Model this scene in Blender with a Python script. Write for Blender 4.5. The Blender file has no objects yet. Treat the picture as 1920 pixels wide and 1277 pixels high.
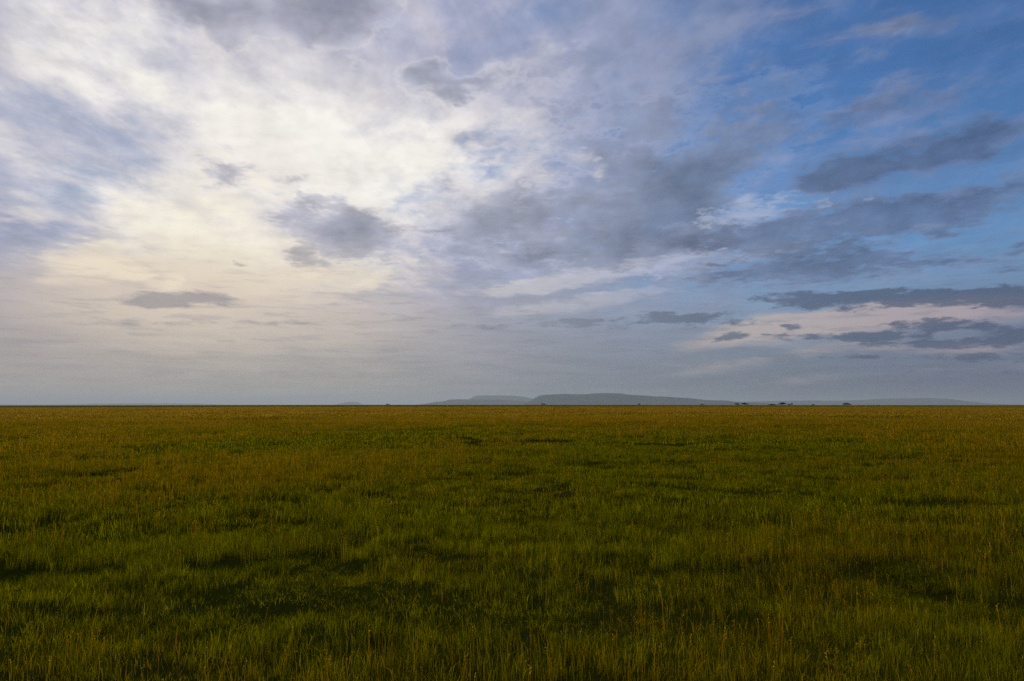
import bpy, math, random
import numpy as np

R = math.radians
scene = bpy.context.scene

# ------------------------------------------------------------------ camera
EYE = 2.6
FPX = 1280.0                      # 24 mm lens on a 36 mm wide frame, in photo pixels
PITCH = R(5.36)
cam_d = bpy.data.cameras.new('camera')
cam_d.lens = 24.0
cam_d.sensor_width = 36.0
cam_d.clip_start = 0.1
cam_d.clip_end = 300000.0
cam = bpy.data.objects.new('camera', cam_d)
scene.collection.objects.link(cam)
cam.location = (0, 0, EYE)
cam.rotation_euler = (R(90) + PITCH, 0, 0)
scene.camera = cam

scene.view_settings.view_transform = 'Standard'
scene.view_settings.look = 'None'
scene.view_settings.exposure = 0.0
scene.view_settings.gamma = 1.0
scene.render.engine = 'CYCLES'
scene.cycles.use_denoising = False
scene.cycles.max_bounces = 4
scene.cycles.diffuse_bounces = 2
scene.cycles.use_adaptive_sampling = True
scene.cycles.adaptive_threshold = 0.015
scene.cycles.transmission_bounces = 3
scene.cycles.volume_bounces = 0
scene.cycles.transparent_max_bounces = 4
scene.cycles.caustics_reflective = False
scene.cycles.caustics_refractive = False


def lin(c):
    o = []
    for v in c[:3]:
        v = v / 255.0
        o.append(v / 12.92 if v <= 0.04045 else ((v + 0.055) / 1.055) ** 2.4)
    return (o[0], o[1], o[2], 1.0)


def ray(px, py):
    """unit direction in the world of a point of the photograph"""
    x, z = (px - 960) / FPX, (638.5 - py) / FPX
    c, s = math.cos(PITCH), math.sin(PITCH)
    v = (x, c - z * s, s + z * c)
    n = math.sqrt(sum(t * t for t in v))
    return tuple(t / n for t in v)


def azel(px, py):
    d = ray(px, py)
    return math.atan2(d[0], d[1]), math.asin(d[2])


# ------------------------------------------------------------------ node helpers
class V:
    """a socket with arithmetic"""
    tree = None

    def __init__(self, s):
        self.s = s

    @staticmethod
    def node(kind, **kw):
        n = V.tree.nodes.new(kind)
        for k, v in kw.items():
            setattr(n, k, v)
        return n

    @staticmethod
    def put(sock, v):
        if isinstance(v, V):
            V.tree.links.new(v.s, sock)
        else:
            sock.default_value = v

    @staticmethod
    def math(op, a, b=None, c=None, clamp=False):
        n = V.node('ShaderNodeMath', operation=op, use_clamp=clamp)
        V.put(n.inputs[0], a)
        if b is not None:
            V.put(n.inputs[1], b)
        if c is not None:
            V.put(n.inputs[2], c)
        return V(n.outputs[0])

    def __add__(self, o): return V.math('ADD', self, o)
    __radd__ = __add__
    def __mul__(self, o): return V.math('MULTIPLY', self, o)
    __rmul__ = __mul__
    def __sub__(self, o): return V.math('SUBTRACT', self, o)
    def __rsub__(self, o): return V.math('SUBTRACT', o, self)
    def __truediv__(self, o): return V.math('DIVIDE', self, o)
    def clamp(self): return V.math('ADD', self, 0.0, clamp=True)
    def pow(self, e): return V.math('POWER', self, e)
    def max(self, o): return V.math('MAXIMUM', self, o)
    def min(self, o): return V.math('MINIMUM', self, o)


def smooth(x, lo, hi, a=0.0, b=1.0):
    n = V.node('ShaderNodeMapRange', interpolation_type='SMOOTHSTEP')
    V.put(n.inputs['Value'], x)
    n.inputs['From Min'].default_value = lo
    n.inputs['From Max'].default_value = hi
    n.inputs['To Min'].default_value = a
    n.inputs['To Max'].default_value = b
    return V(n.outputs['Result'])


def linear(x, lo, hi, a=0.0, b=1.0):
    n = V.node('ShaderNodeMapRange', interpolation_type='LINEAR')
    V.put(n.inputs['Value'], x)
    for k, v in (('From Min', lo), ('From Max', hi), ('To Min', a), ('To Max', b)):
        n.inputs[k].default_value = v
    return V(n.outputs['Result'])


def ramp(x, stops, ease='LINEAR'):
    """stops: (position, colour 0..255 or value)"""
    n = V.node('ShaderNodeValToRGB')
    n.color_ramp.interpolation = ease
    e = n.color_ramp.elements
    while len(e) < len(stops):
        e.new(0.5)
    for i, (p, c) in enumerate(stops):
        e[i].position = p
        e[i].color = lin(c) if isinstance(c, tuple) else (c, c, c, 1)
    V.put(n.inputs[0], x)
    return V(n.outputs[0])


def mixc(f, a, b):
    n = V.node('ShaderNodeMix', data_type='RGBA', clamp_factor=True)
    V.put(n.inputs[0], f)
    for s, v in ((n.inputs[6], a), (n.inputs[7], b)):
        V.put(s, v if isinstance(v, V) else lin(v))
    return V(n.outputs[2])


def mulc(a, k):
    n = V.node('ShaderNodeVectorMath', operation='SCALE')
    V.put(n.inputs[0], a)
    V.put(n.inputs['Scale'], k)
    return V(n.outputs[0])


def addv(a, b):
    n = V.node('ShaderNodeVectorMath', operation='ADD')
    V.put(n.inputs[0], a)
    V.put(n.inputs[1], b)
    return V(n.outputs[0])


def mulv(a, b):
    n = V.node('ShaderNodeVectorMath', operation='MULTIPLY')
    V.put(n.inputs[0], a)
    V.put(n.inputs[1], b)
    return V(n.outputs[0])


def noise(vec, scale=1.0, detail=6.0, rough=0.55, stretch=None, rot=0.0, off=(0, 0, 0), dist=0.0, color=False, dims='2D'):
    if stretch or rot or any(off):
        m = V.node('ShaderNodeMapping', vector_type='TEXTURE')
        V.put(m.inputs['Vector'], vec)
        m.inputs['Location'].default_value = off
        m.inputs['Rotation'].default_value = (0, 0, rot)
        m.inputs['Scale'].default_value = stretch or (1, 1, 1)
        vec = V(m.outputs[0])
    n = V.node('ShaderNodeTexNoise', noise_dimensions=dims)
    V.put(n.inputs['Vector'], vec)
    n.inputs['Scale'].default_value = scale
    n.inputs['Detail'].default_value = detail
    n.inputs['Roughness'].default_value = rough
    n.inputs['Distortion'].default_value = dist
    return V(n.outputs['Color' if color else 'Fac'])


def blob(vec, px, py, rx, ry, rot=0.0):
    """1 at the middle of a patch of sky, 0 at its rim; given where and how large it stands in the sky"""
    ca, sa = math.cos(R(rot)), math.sin(R(rot))
    c = azel(px, py)
    a = azel(px + rx * ca * 0.5, py - rx * sa * 0.5)
    b = azel(px + ry * sa * 0.5, py + ry * ca * 0.5)
    ax, ay = (a[0] - c[0]) * 2, (a[1] - c[1]) * 2
    ra = math.hypot(ax, ay)
    rb = math.hypot(b[0] - c[0], b[1] - c[1]) * 2
    m = V.node('ShaderNodeMapping', vector_type='TEXTURE')
    V.put(m.inputs['Vector'], vec)
    m.inputs['Location'].default_value = (c[0], c[1], 0)
    m.inputs['Rotation'].default_value = (0, 0, math.atan2(ay, ax))
    m.inputs['Scale'].default_value = (ra, rb, 1)
    g = V.node('ShaderNodeTexGradient', gradient_type='SPHERICAL')
    V.put(g.inputs[0], V(m.outputs[0]))
    return V(g.outputs['Fac'])


def blobs(vec, items):
    """items: (weight, px, py, rx, ry[, rot]) summed"""
    out = None
    for it in items:
        w, rest = it[0], it[1:]
        b = blob(vec, *rest)
        if out is None:
            out = b * w
        else:
            out = V.math('MULTIPLY_ADD', b, w, out)
    return out


# ------------------------------------------------------------------ sky
SUN_AZ, SUN_EL = azel(400, 425)
SUN_EL = max(SUN_EL, R(12))
world = bpy.data.worlds.new('World')
scene.world = world
world.use_nodes = True
V.tree = world.node_tree
V.tree.nodes.clear()

tc = V.node('ShaderNodeTexCoord')
D = V(tc.outputs['Generated'])
sep = V.node('ShaderNodeSeparateXYZ')
V.put(sep.inputs[0], D)
dx, dy, dz = (V(sep.outputs[i]) for i in range(3))
az = V.math('ARCTAN2', dx, dy)
el = V.math('ARCSINE', dz)
up = dz.max(0.0)
comb = V.node('ShaderNodeCombineXYZ')
V.put(comb.inputs[0], az)
V.put(comb.inputs[1], el)
P = V(comb.outputs[0])
# the cloud deck: a gently curved layer seen from below
den = up + 0.09
comb = V.node('ShaderNodeCombineXYZ')
V.put(comb.inputs[0], dx / den)
V.put(comb.inputs[1], dy / den)
Q = V(comb.outputs[0])

# azimuth as 0..1 over the front half of the sky: left rim of the photo ~0.15, right rim ~0.85
AZ = linear(az, R(-52), R(52))

def azpos(px):
    return min(1, max(0, (azel(px, 640)[0] + R(52)) / R(104)))

def elpos(py):
    return azel(960, py)[1]

# ragged displacement of everything that is placed below
w1 = noise(Q, 1.6, 5, 0.6, color=True, off=(3.1, 7.7, 0))
w1 = addv(w1, (-0.5, -0.5, -0.5))
w2 = noise(Q, 6.0, 5, 0.54, color=True, off=(1.1, 2.7, 0))
w2 = addv(w2, (-0.5, -0.5, -0.5))
elk = linear(el, R(1), R(26), 0.0, 1.0).clamp()
sc = V.node('ShaderNodeCombineXYZ')
V.put(sc.inputs[0], elk.pow(0.5))
V.put(sc.inputs[1], elk)
ELK = V(sc.outputs[0])
Pw = addv(P, mulv(addv(mulc(w1, 0.16), mulc(w2, 0.07)), ELK))       # soft wandering
Ps = addv(P, mulv(addv(mulc(w1, 0.07), mulc(w2, 0.035)), ELK))      # tighter

# clear air, from the Sky Texture
sky = V.node('ShaderNodeTexSky', sky_type='NISHITA')
sky.sun_disc = False
sky.sun_elevation = SUN_EL
sky.sun_rotation = SUN_AZ
sky.altitude = 1500
sky.air_density = 1.0
sky.dust_density = 0.6
sky.ozone_density = 2.0
hs = V.node('ShaderNodeHueSaturation')
hs.inputs['Saturation'].default_value = 1.2
hs.inputs['Value'].default_value = 1.0
V.put(hs.inputs['Color'], V(sky.outputs[0]))
clear = mulc(V(hs.outputs[0]), 0.118)
clear = mulv(clear, (0.66, 0.80, 1.0))
clear = mixc(ramp(AZ, [(azpos(0), 0.85), (azpos(700), 0.7), (azpos(1100), 0.35), (azpos(1400), 0.08), (1.0, 0.0)]), clear, (154, 165, 188))
clear = mixc(smooth(el, R(6), R(24), 0.45, 0.0), clear, (112, 148, 180))
col = clear

# fine textures of the decks
n_streak = noise(Q, 1.3, 7, 0.60, stretch=(0.34, 1.0, 1), rot=R(-14), dist=0.3)
n_streak2 = noise(Q, 4.2, 6, 0.62, stretch=(0.45, 1.0, 1), rot=R(20), off=(5, 2, 0))
n_puff = noise(Q, 3.2, 7, 0.56, off=(9, 4, 0))
n_fine = noise(Q, 11.0, 6, 0.60, off=(2, 8, 0))
n_cum = noise(P, 8.5, 7, 0.57, stretch=(1.0, 0.60, 1), rot=R(10), off=(0.3, 0.1, 0))
n_cumL = noise(P, 8.5, 5, 0.57, stretch=(1.0, 0.60, 1), rot=R(10), off=(0.318, 0.113, 0))
lit = 1.0 + (n_cum - n_cumL) * 1.5
n_crisp = noise(Q, 15.0, 7, 0.64, off=(7, 1, 0))
n_big = noise(Q, 0.8, 4, 0.5, off=(4, 14, 0))

# ---- high veil of thin cloud, dense to the left, torn to the right
veil = ramp(AZ, [(0.0, 0.90), (azpos(300), 1.05), (azpos(800), 0.98), (azpos(1050), 0.84), (azpos(1300), 0.52), (azpos(1600), 0.20), (1.0, 0.12)])
gaps = blobs(Pw, [
    (0.9, 190, 230, 230, 90, -8), (1.2, 150, 350, 190, 75, 0), (0.5, 90, 460, 230, 34, -4),
    (1.0, 745, 385, 90, 22, 25), (1.0, 905, 315, 130, 24, 28), (0.6, 1000, 60, 200, 120, 20),
    (0.5, 1000, 30, 120, 60), (0.8, 1350, 230, 260, 70, 30), (1.0, 1560, 130, 330, 150, 35),
    (0.6, 720, 500, 100, 18, 10), (1.2, 1150, 550, 200, 18, 6)])
thick = blobs(Pw, [
    (0.7, 1230, 480, 260, 40, 8), (0.8, 1060, 560, 260, 20, 8), (0.6, 1380, 20, 120, 90, 50),
    (0.5, 1320, 100, 170, 60, 45), (0.5, 1450, 190, 220, 40, 25), (0.5, 1700, 60, 200, 50, 15), (0.4, 1580, 130, 120, 50, 20),
    (0.5, 1620, 240, 250, 35, 22), (0.35, 1800, 190, 250, 60, 18), (0.45, 1080, 140, 260, 130, 30)])
v = veil + (n_streak - 0.5) * 0.95 + (n_streak2 - 0.5) * 0.48 + (n_fine - 0.5) * 0.18 - gaps * 0.52 + thick * 0.75
v = smooth(v, 0.0, 1.10)
# brightness of the veil: forward scattering round the hidden sun
glow = blobs(Pw, [
    (1.0, 470, 250, 800, 420, 0), (0.22, 860, 340, 340, 180, 0), (0.15, 60, 130, 300, 200, 0), (0.14, 1050, 150, 420, 260, 20), (-0.30, 210, 240, 190, 90, -15), (-0.15, 110, 440, 230, 60, -5), (-0.25, 960, 120, 260, 160, 0), (-0.22, 0, 260, 230, 320, 0), (0.35, 560, 300, 330, 150, -25), (0.45, 330, 400, 260, 110, 0), (0.40, 90, 40, 260, 130, -20), (0.35, 270, 90, 90, 180, 10),
    (0.35, 780, 310, 230, 100, 30), (0.30, 40, 360, 120, 90, -40), (0.30, 990, 270, 100, 60, 20),
    (0.45, 560, 505, 330, 70, 0), (0.35, 180, 490, 140, 45, 0), (0.3, 0, 250, 160, 40, -25), (0.35, 1040, 130, 150, 60, 20)])
gl = glow * 0.95 + (n_streak - 0.5) * 0.62 + (n_streak2 - 0.5) * 0.26 + (n_fine - 0.5) * 0.12 + (n_puff - 0.5) * 0.20
vc = ramp(gl, [(0.0, (156, 162, 182)), (0.20, (164, 169, 196)), (0.42, (190, 190, 206)), (0.64, (214, 211, 217)), (0.86, (236, 232, 231)), (1.0, (246, 242, 235))])
# the veil dims away from the sun
vc = mixc(ramp(AZ, [(azpos(950), 0.0), (azpos(1300), 0.40), (azpos(1600), 0.75), (1.0, 0.85)]), vc, (108, 130, 178))
col = mixc(v, col, vc)

# ---- cream light low round the sun
warm = blobs(Pw, [(0.5, 440, 530, 460, 150, 0), (-0.45, 150, 350, 150, 70, 0), (-0.25, 110, 455, 180, 30, -5), (0.9, 310, 430, 290, 120, 0), (1.0, 570, 510, 330, 60, 0), (1.2, 190, 498, 120, 40, 0), (0.8, 325, 530, 60, 44, 0),
                  (0.5, 450, 350, 330, 150, -10), (0.5, 690, 530, 90, 22, 25), (0.6, 20, 380, 110, 60, -35)])
wm = smooth(warm + (n_puff - 0.5) * 0.55 + (n_streak - 0.5) * 0.8 + (n_fine - 0.5) * 0.15, 0.08, 1.25)
col = mixc(wm.clamp() * 0.88, col, mixc(smooth(warm + (n_puff - 0.5) * 0.6, 0.2, 1.1), (228, 216, 206), (250, 243, 224)))

# ---- the bright ragged sheet to the lower right of the sun
sheet = blobs(Ps, [(1.2, 1080, 570, 260, 22, 8), (1.2, 1100, 520, 220, 24, 11), (0.8, 960, 540, 160, 20, 6), (0.8, 1270, 478, 130, 18, 5), (0.8, 1420, 410, 110, 30, 10),
                   (0.6, 1480, 460, 160, 22, 12), (0.5, 1280, 500, 240, 30, 8), (0.5, 1700, 520, 200, 22, 6), (0.9, 1085, 290, 40, 22, 0), (0.9, 1120, 320, 36, 26, 60), (0.6, 1010, 330, 50, 40, 0), (0.8, 1400, 375, 60, 22, 20)])
sm = smooth(sheet + (n_fine - 0.5) * 0.45 + (n_puff - 0.5) * 0.3, 0.16, 0.75)
col = mixc(sm * 0.8, col, ramp(AZ, [(azpos(800), (224, 218, 214)), (azpos(1100), (196, 196, 208)), (azpos(1350), (176, 186, 212)), (azpos(1700), (140, 160, 196))]))

# mottling of the whole deck
mot = (lit - 1.0) * 0.20 + 1.0 + (n_streak2 - 0.5) * 0.16 + (n_fine - 0.5) * 0.12 + (n_puff - 0.5) * 0.14
col = mulc(col, mot)

# ---- bank of murk along the horizon
murk = ramp(AZ, [(azpos(0), (170, 161, 157)), (azpos(350), (174, 166, 158)), (azpos(650), (166, 161, 155)), (azpos(900), (146, 147, 152)), (azpos(1150), (126, 132, 143)),
                 (azpos(1500), (108, 117, 132)), (azpos(1900), (101, 108, 130))])
murk_hi = ramp(AZ, [(azpos(0), (176, 166, 164)), (azpos(350), (214, 199, 180)), (azpos(650), (206, 193, 180)), (azpos(900), (164, 163, 172)), (azpos(1150), (142, 150, 168)),
                 (azpos(1500), (130, 140, 160)), (azpos(1900), (112, 122, 150))])
n_sc2 = noise(P, 9.0, 5, 0.6, stretch=(1.0, 0.25, 1), off=(5, 1, 0))
n_low = noise(P, 6.0, 6, 0.6, stretch=(1.0, 0.16, 1))
e1 = el + (n_low - 0.5) * 0.045
mk = smooth(e1, elpos(475), elpos(660))
mcol = mixc(smooth(e1, elpos(570), elpos(735)), murk_hi, murk)
mcol = mulc(mcol, linear(noise(P, 9.0, 5, 0.6, stretch=(1.0, 0.10, 1), off=(3, 3, 0)), 0.3, 0.7, 0.93, 1.07))
mside = smooth(el, R(1), R(5), 1.0, 0.90)
col = mixc(mk * mside, col, mcol)

# ---- peach light under the far cloud on the right
peach = blobs(Ps, [(1.0, 1560, 600, 330, 34, 5), (0.8, 1720, 595, 330, 44, 6), (0.7, 1500, 610, 260, 40, 10), (0.5, 1800, 650, 260, 20, 0), (0.9, 1370, 630, 170, 26, 14), (0.4, 1900, 590, 160, 30), (0.55, 1400, 680, 230, 16, 10), (0.4, 1680, 655, 260, 22)])
pk = smooth(peach + (n_low - 0.5) * 1.1 + (n_sc2 - 0.5) * 0.8, 0.0, 1.05)
col = mixc(pk * 0.72, col, ramp(AZ, [(azpos(1150), (170, 162, 162)), (azpos(1400), (196, 182, 174)), (azpos(1750), (188, 170, 170)), (1.0, (178, 158, 162))]))

# ---- grey cloud lit from behind
low = blobs(Pw, [
    (1.3, 440, 0, 240, 85, -4), (1.4, 645, 8, 110, 80, 0), (0.8, 330, 0, 120, 60, 0), (0.6, 440, 70, 90, 50, 0), (0.7, 640, 85, 90, 30, -20), (0.25, 170, -5, 90, 24),
    (1.6, 822, 168, 74, 56, 0), (0.8, 900, 172, 70, 24, 10), (0.9, 385, 342, 95, 42, -15), (0.5, 530, 352, 70, 20), (0.4, 430, 335, 160, 20),
    (2.0, 640, 440, 145, 76, 0), (0.6, 540, 400, 70, 40, 0), (0.5, 560, 470, 80, 24, -20),
    (0.9, 805, 418, 70, 16, 0), (0.5, 880, 400, 150, 60, 0),
    (1.5, 1220, 430, 300, 105, 0), (1.0, 1270, 320, 250, 140, 25), (0.8, 1400, 235, 240, 90, 28), (0.65, 1100, 260, 190, 90, 20), (0.6, 980, 400, 220, 80, 0), (0.5, 1060, 480, 200, 50, 0), (0.4, 1000, 160, 200, 50, 15),
    (0.5, 1020, 210, 110, 30, 10), (0.5, 900, 480, 180, 25, 0)])
lift = smooth(el, R(3), R(11))
amp = (smooth(low, 0.0, 0.3) * 1.0 + 0.0) * lift
gf = low + ((n_puff - 0.5) * 1.6 + (n_cum - 0.5) * 2.4 + (n_streak2 - 0.5) * 0.4 + (n_fine - 0.5) * 0.9 + (n_crisp - 0.5) * 1.1) * amp
gk = smooth(gf, 0.04, 0.95)
rim = smooth(gf, -0.05, 0.16) * smooth(gf, 0.16, 0.5, 1.0, 0.0) * smooth(low, 0.02, 0.2)
col = mixc(rim * ramp(AZ, [(azpos(0), 0.15), (azpos(900), 0.28), (azpos(1300), 0.18), (1.0, 0.0)]), col, ramp(AZ, [(azpos(300), (246, 238, 226)), (azpos(1000), (214, 214, 226)), (azpos(1400), (160, 178, 212))]))
shade = smooth(low * 0.75 + (n_puff - 0.5) * 1.2 + (n_cum - 0.5) * 2.0 + (n_big - 0.5) * 0.5 + (n_fine - 0.5) * 0.5, 0.05, 1.35)
gc_hi = ramp(AZ, [(azpos(100), (190, 188, 200)), (azpos(700), (182, 182, 198)), (azpos(1000), (158, 163, 182)), (azpos(1400), (130, 143, 170)), (azpos(1900), (104, 122, 158))])
gc_lo = ramp(AZ, [(azpos(100), (142, 144, 162)), (azpos(700), (136, 141, 158)), (azpos(1000), (122, 130, 149)), (azpos(1400), (94, 109, 138)), (azpos(1900), (74, 90, 130))])
gcol = mulc(mixc(shade, gc_hi, gc_lo), lit + (n_fine - 0.5) * 0.30)
col = mixc(gk * 0.80, col, gcol)

# ---- long grey rolls on the right, raked by the perspective
right = blobs(Ps, [
    (1.4, 1680, 298, 280, 66, 14), (0.9, 1840, 258, 190, 44, 16), (1.0, 1560, 330, 120, 46, 8), (-0.5, 1530, 372, 150, 18, 10), (-0.5, 1420, 400, 90, 26, 10), (-0.6, 1760, 340, 200, 16, 12), (-0.6, 1720, 455, 160, 14, 2),
    (0.8, 1590, 220, 210, 46, 24), (0.65, 1760, 190, 180, 34, 18), (0.55, 1600, 125, 110, 30, 30), (0.5, 1690, 50, 150, 36, 0), (0.5, 1420, 130, 120, 40, 40),
    (1.15, 1560, 430, 340, 80, 6), (1.1, 1760, 395, 260, 56, 8), (0.7, 1880, 345, 110, 26, 10),
    (1.0, 1330, 455, 260, 50, 0), (1.0, 1600, 492, 320, 38, 3), (0.9, 1480, 525, 280, 30, 3), (0.8, 1350, 512, 180, 26, 4), (0.6, 1790, 490, 150, 14, 4),
    (1.2, 1912, 460, 44, 34, 0), (0.9, 1890, 503, 80, 13, 4)])
ramp_ = (smooth(right, 0.0, 0.3) * 0.65 + 0.35) * lift
rk = smooth(right + ((n_streak2 - 0.5) * 1.2 + (n_fine - 0.5) * 1.3 + (n_crisp - 0.5) * 1.1 + (n_puff - 0.5) * 0.9 + (n_cum - 0.5) * 1.6) * ramp_, 0.12, 1.05)
rsh = smooth(right + (n_puff - 0.5) * 1.4 + (n_fine - 0.5) * 0.6, 0.2, 1.2)
rc = mixc(rsh + (n_fine - 0.5) * 0.8, ramp(AZ, [(azpos(1200), (140, 148, 172)), (azpos(1500), (124, 136, 166)), (azpos(1900), (112, 130, 166))]),
          ramp(AZ, [(azpos(1200), (106, 115, 140)), (azpos(1500), (92, 106, 136)), (azpos(1900), (82, 98, 132))]))
col = mixc(rk * 0.74, col, mulc(rc, lit))

# ---- scalloped silver shreds between the grey decks
sil = blobs(Ps, [(0.85, 1415, 395, 110, 24, 12), (0.9, 1500, 372, 100, 20, 10), (0.9, 1340, 410, 60, 30, 0), (0.9, 1085, 288, 46, 24, 0), (0.6, 1118, 318, 34, 30, 60), (0.8, 1000, 335, 50, 34, 10),
                 (0.9, 1290, 482, 130, 16, 6), (0.7, 1560, 385, 120, 14, 8), (0.6, 1230, 520, 90, 10, 10), (0.6, 1830, 360, 100, 12, 8), (0.6, 870, 250, 80, 40, 15)])
slk = smooth(sil * 0.85 + ((n_crisp - 0.5) * 3.6 + (n_fine - 0.5) * 2.4) * smooth(sil, 0.0, 0.3), 0.25, 1.25)
col = mixc(slk * 0.55, col, ramp(AZ, [(azpos(850), (236, 232, 230)), (azpos(1100), (208, 208, 220)), (azpos(1400), (172, 186, 214)), (azpos(1800), (130, 156, 196))]))

# ---- dark scud low over the horizon
n_sc = noise(P, 26.0, 7, 0.62, stretch=(1.0, 0.32, 1), off=(1, 1, 0))
scud = blobs(Ps, [
    (1.5, 1540, 563, 190, 26, -1), (1.6, 1790, 556, 260, 24, 0), (1.0, 1900, 550, 130, 22, 3), (1.3, 1300, 598, 170, 18, 0),
    (1.1, 1365, 632, 55, 12, 6), (1.1, 1484, 615, 34, 12, 0), (0.9, 1130, 608, 70, 16, -4), (0.8, 1045, 604, 80, 16), (0.9, 905, 612, 100, 13, 0),
    (1.3, 1740, 612, 170, 19, 5), (1.4, 1900, 628, 100, 30, 0), (1.1, 1580, 632, 170, 13, 2), (1.2, 1730, 643, 230, 17, 0), (0.8, 1470, 628, 60, 7, 0), (0.9, 1610, 669, 110, 9, 0),
    (0.6, 1810, 700, 260, 12, 0), (0.9, 1850, 670, 180, 14, 0)])
left = blobs(Ps, [(1.4, 345, 562, 150, 20, 0), (1.1, 300, 572, 80, 14, 0), (0.55, 280, 606, 200, 16, 0), (0.5, 520, 604, 130, 10, 0), (0.4, 440, 640, 200, 14), (0.35, 850, 705, 400, 14),
                  (0.6, 450, 491, 30, 7, -8), (0.35, 400, 700, 350, 20)])
sk = smooth(scud + ((n_sc - 0.5) * 2.6 + (n_sc2 - 0.5) * 1.0) * smooth(scud, 0.0, 0.35), 0.28, 0.90)
sck = ramp(AZ, [(azpos(850), (134, 138, 150)), (azpos(1100), (118, 126, 144)), (azpos(1300), (92, 106, 128)), (azpos(1600), (76, 91, 118)), (azpos(1900), (74, 88, 115))])
col = mixc(sk * ramp(AZ, [(azpos(850), 0.6), (azpos(1250), 0.82), (1.0, 0.82)]), col, sck)
gl2 = blobs(P, [(1.1, 430, 555, 560, 150, 0), (0.6, 250, 540, 300, 110, 0)])
col = mixc(smooth(gl2 + (n_low - 0.5) * 0.5, 0.0, 1.3) * 0.70, col, (226, 209, 188))

cum = blobs(Ps, [(1.3, 195, 498, 100, 34, -4), (0.9, 260, 512, 70, 26, -10), (1.1, 326, 522, 34, 30, 0), (0.7, 300, 545, 60, 24, 0), (0.6, 120, 520, 80, 30, 0), (0.8, 570, 512, 190, 26, 0), (0.6, 690, 535, 60, 10, 25)])
ck = smooth(cum + (n_puff - 0.5) * 0.5, 0.12, 0.62)
col = mixc(ck * 0.72, col, mixc(smooth(cum, 0.2, 1.0), (222, 208, 194), (242, 228, 204)))
lk = smooth(left + ((n_sc - 0.5) * 1.6 + (n_sc2 - 0.5) * 0.6) * smooth(left, 0.0, 0.3), 0.12, 0.80)
col = mixc(lk * 0.75, col, (152, 148, 152))

# thin shreds drifting over the murk
n_shr = noise(P, 15.0, 6, 0.6, stretch=(1.0, 0.12, 1), off=(8, 6, 0))
shr = smooth(n_shr, 0.50, 0.70) * smooth(el, R(1.2), R(4)) * smooth(el, R(7), R(14), 1.0, 0.0)
col = mixc(shr * 0.30, col, ramp(AZ, [(azpos(200), (150, 146, 152)), (azpos(1000), (124, 130, 144)), (azpos(1700), (92, 102, 126))]))

# below the horizon: what the plain sends back
col = mixc(smooth(el, R(-3), R(-0.3)), (70, 62, 30), col)

bg = V.node('ShaderNodeBackground')
V.put(bg.inputs['Color'], col)
bg.inputs['Strength'].default_value = 1.0
out = V.node('ShaderNodeOutputWorld')
V.tree.links.new(bg.outputs[0], out.inputs['Surface'])
world.cycles.sampling_method = 'MANUAL'
world.cycles.sample_map_resolution = 512

sun_d = bpy.data.lights.new('sun', 'SUN')
sun_d.energy = 2.7
sun_d.angle = R(14)
sun_d.color = (1.0, 0.86, 0.66)
sun = bpy.data.objects.new('sun', sun_d)
scene.collection.objects.link(sun)
sd = (math.sin(SUN_AZ) * math.cos(SUN_EL), math.cos(SUN_AZ) * math.cos(SUN_EL), math.sin(SUN_EL))
from mathutils import Vector
sun.rotation_euler = Vector(sd).to_track_quat('Z', 'Y').to_euler()

# ------------------------------------------------------------------ the plain
rng = np.random.default_rng(11)


def _hash(ix, iy, seed):
    h = (ix.astype(np.int64) * 374761393 + iy.astype(np.int64) * 668265263 + seed * 1442695041) & 0x7fffffff
    h = ((h ^ (h >> 13)) * 1274126177) & 0x7fffffff
    return ((h ^ (h >> 16)) & 0xffff) / 65535.0


def vnoise(x, y, size, seed):
    """smooth value noise -1..1 with features of the given size in metres"""
    x, y = np.asarray(x) / size, np.asarray(y) / size
    ix, iy = np.floor(x), np.floor(y)
    fx, fy = x - ix, y - iy
    fx, fy = fx * fx * (3 - 2 * fx), fy * fy * (3 - 2 * fy)
    a, b = _hash(ix, iy, seed), _hash(ix + 1, iy, seed)
    c, d = _hash(ix, iy + 1, seed), _hash(ix + 1, iy + 1, seed)
    return ((a * (1 - fx) + b * fx) * (1 - fy) + (c * (1 - fx) + d * fx) * fy) * 2 - 1


def sstep(v, a, b):
    t = np.clip((v - a) / (b - a), 0, 1)
    return t * t * (3 - 2 * t)


def on_plain(px, py):
    """where the line of sight through a point of the photograph meets the flat plain"""
    d = ray(px, py)
    t = EYE / -d[2]
    return d[0] * t, d[1] * t


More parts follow.
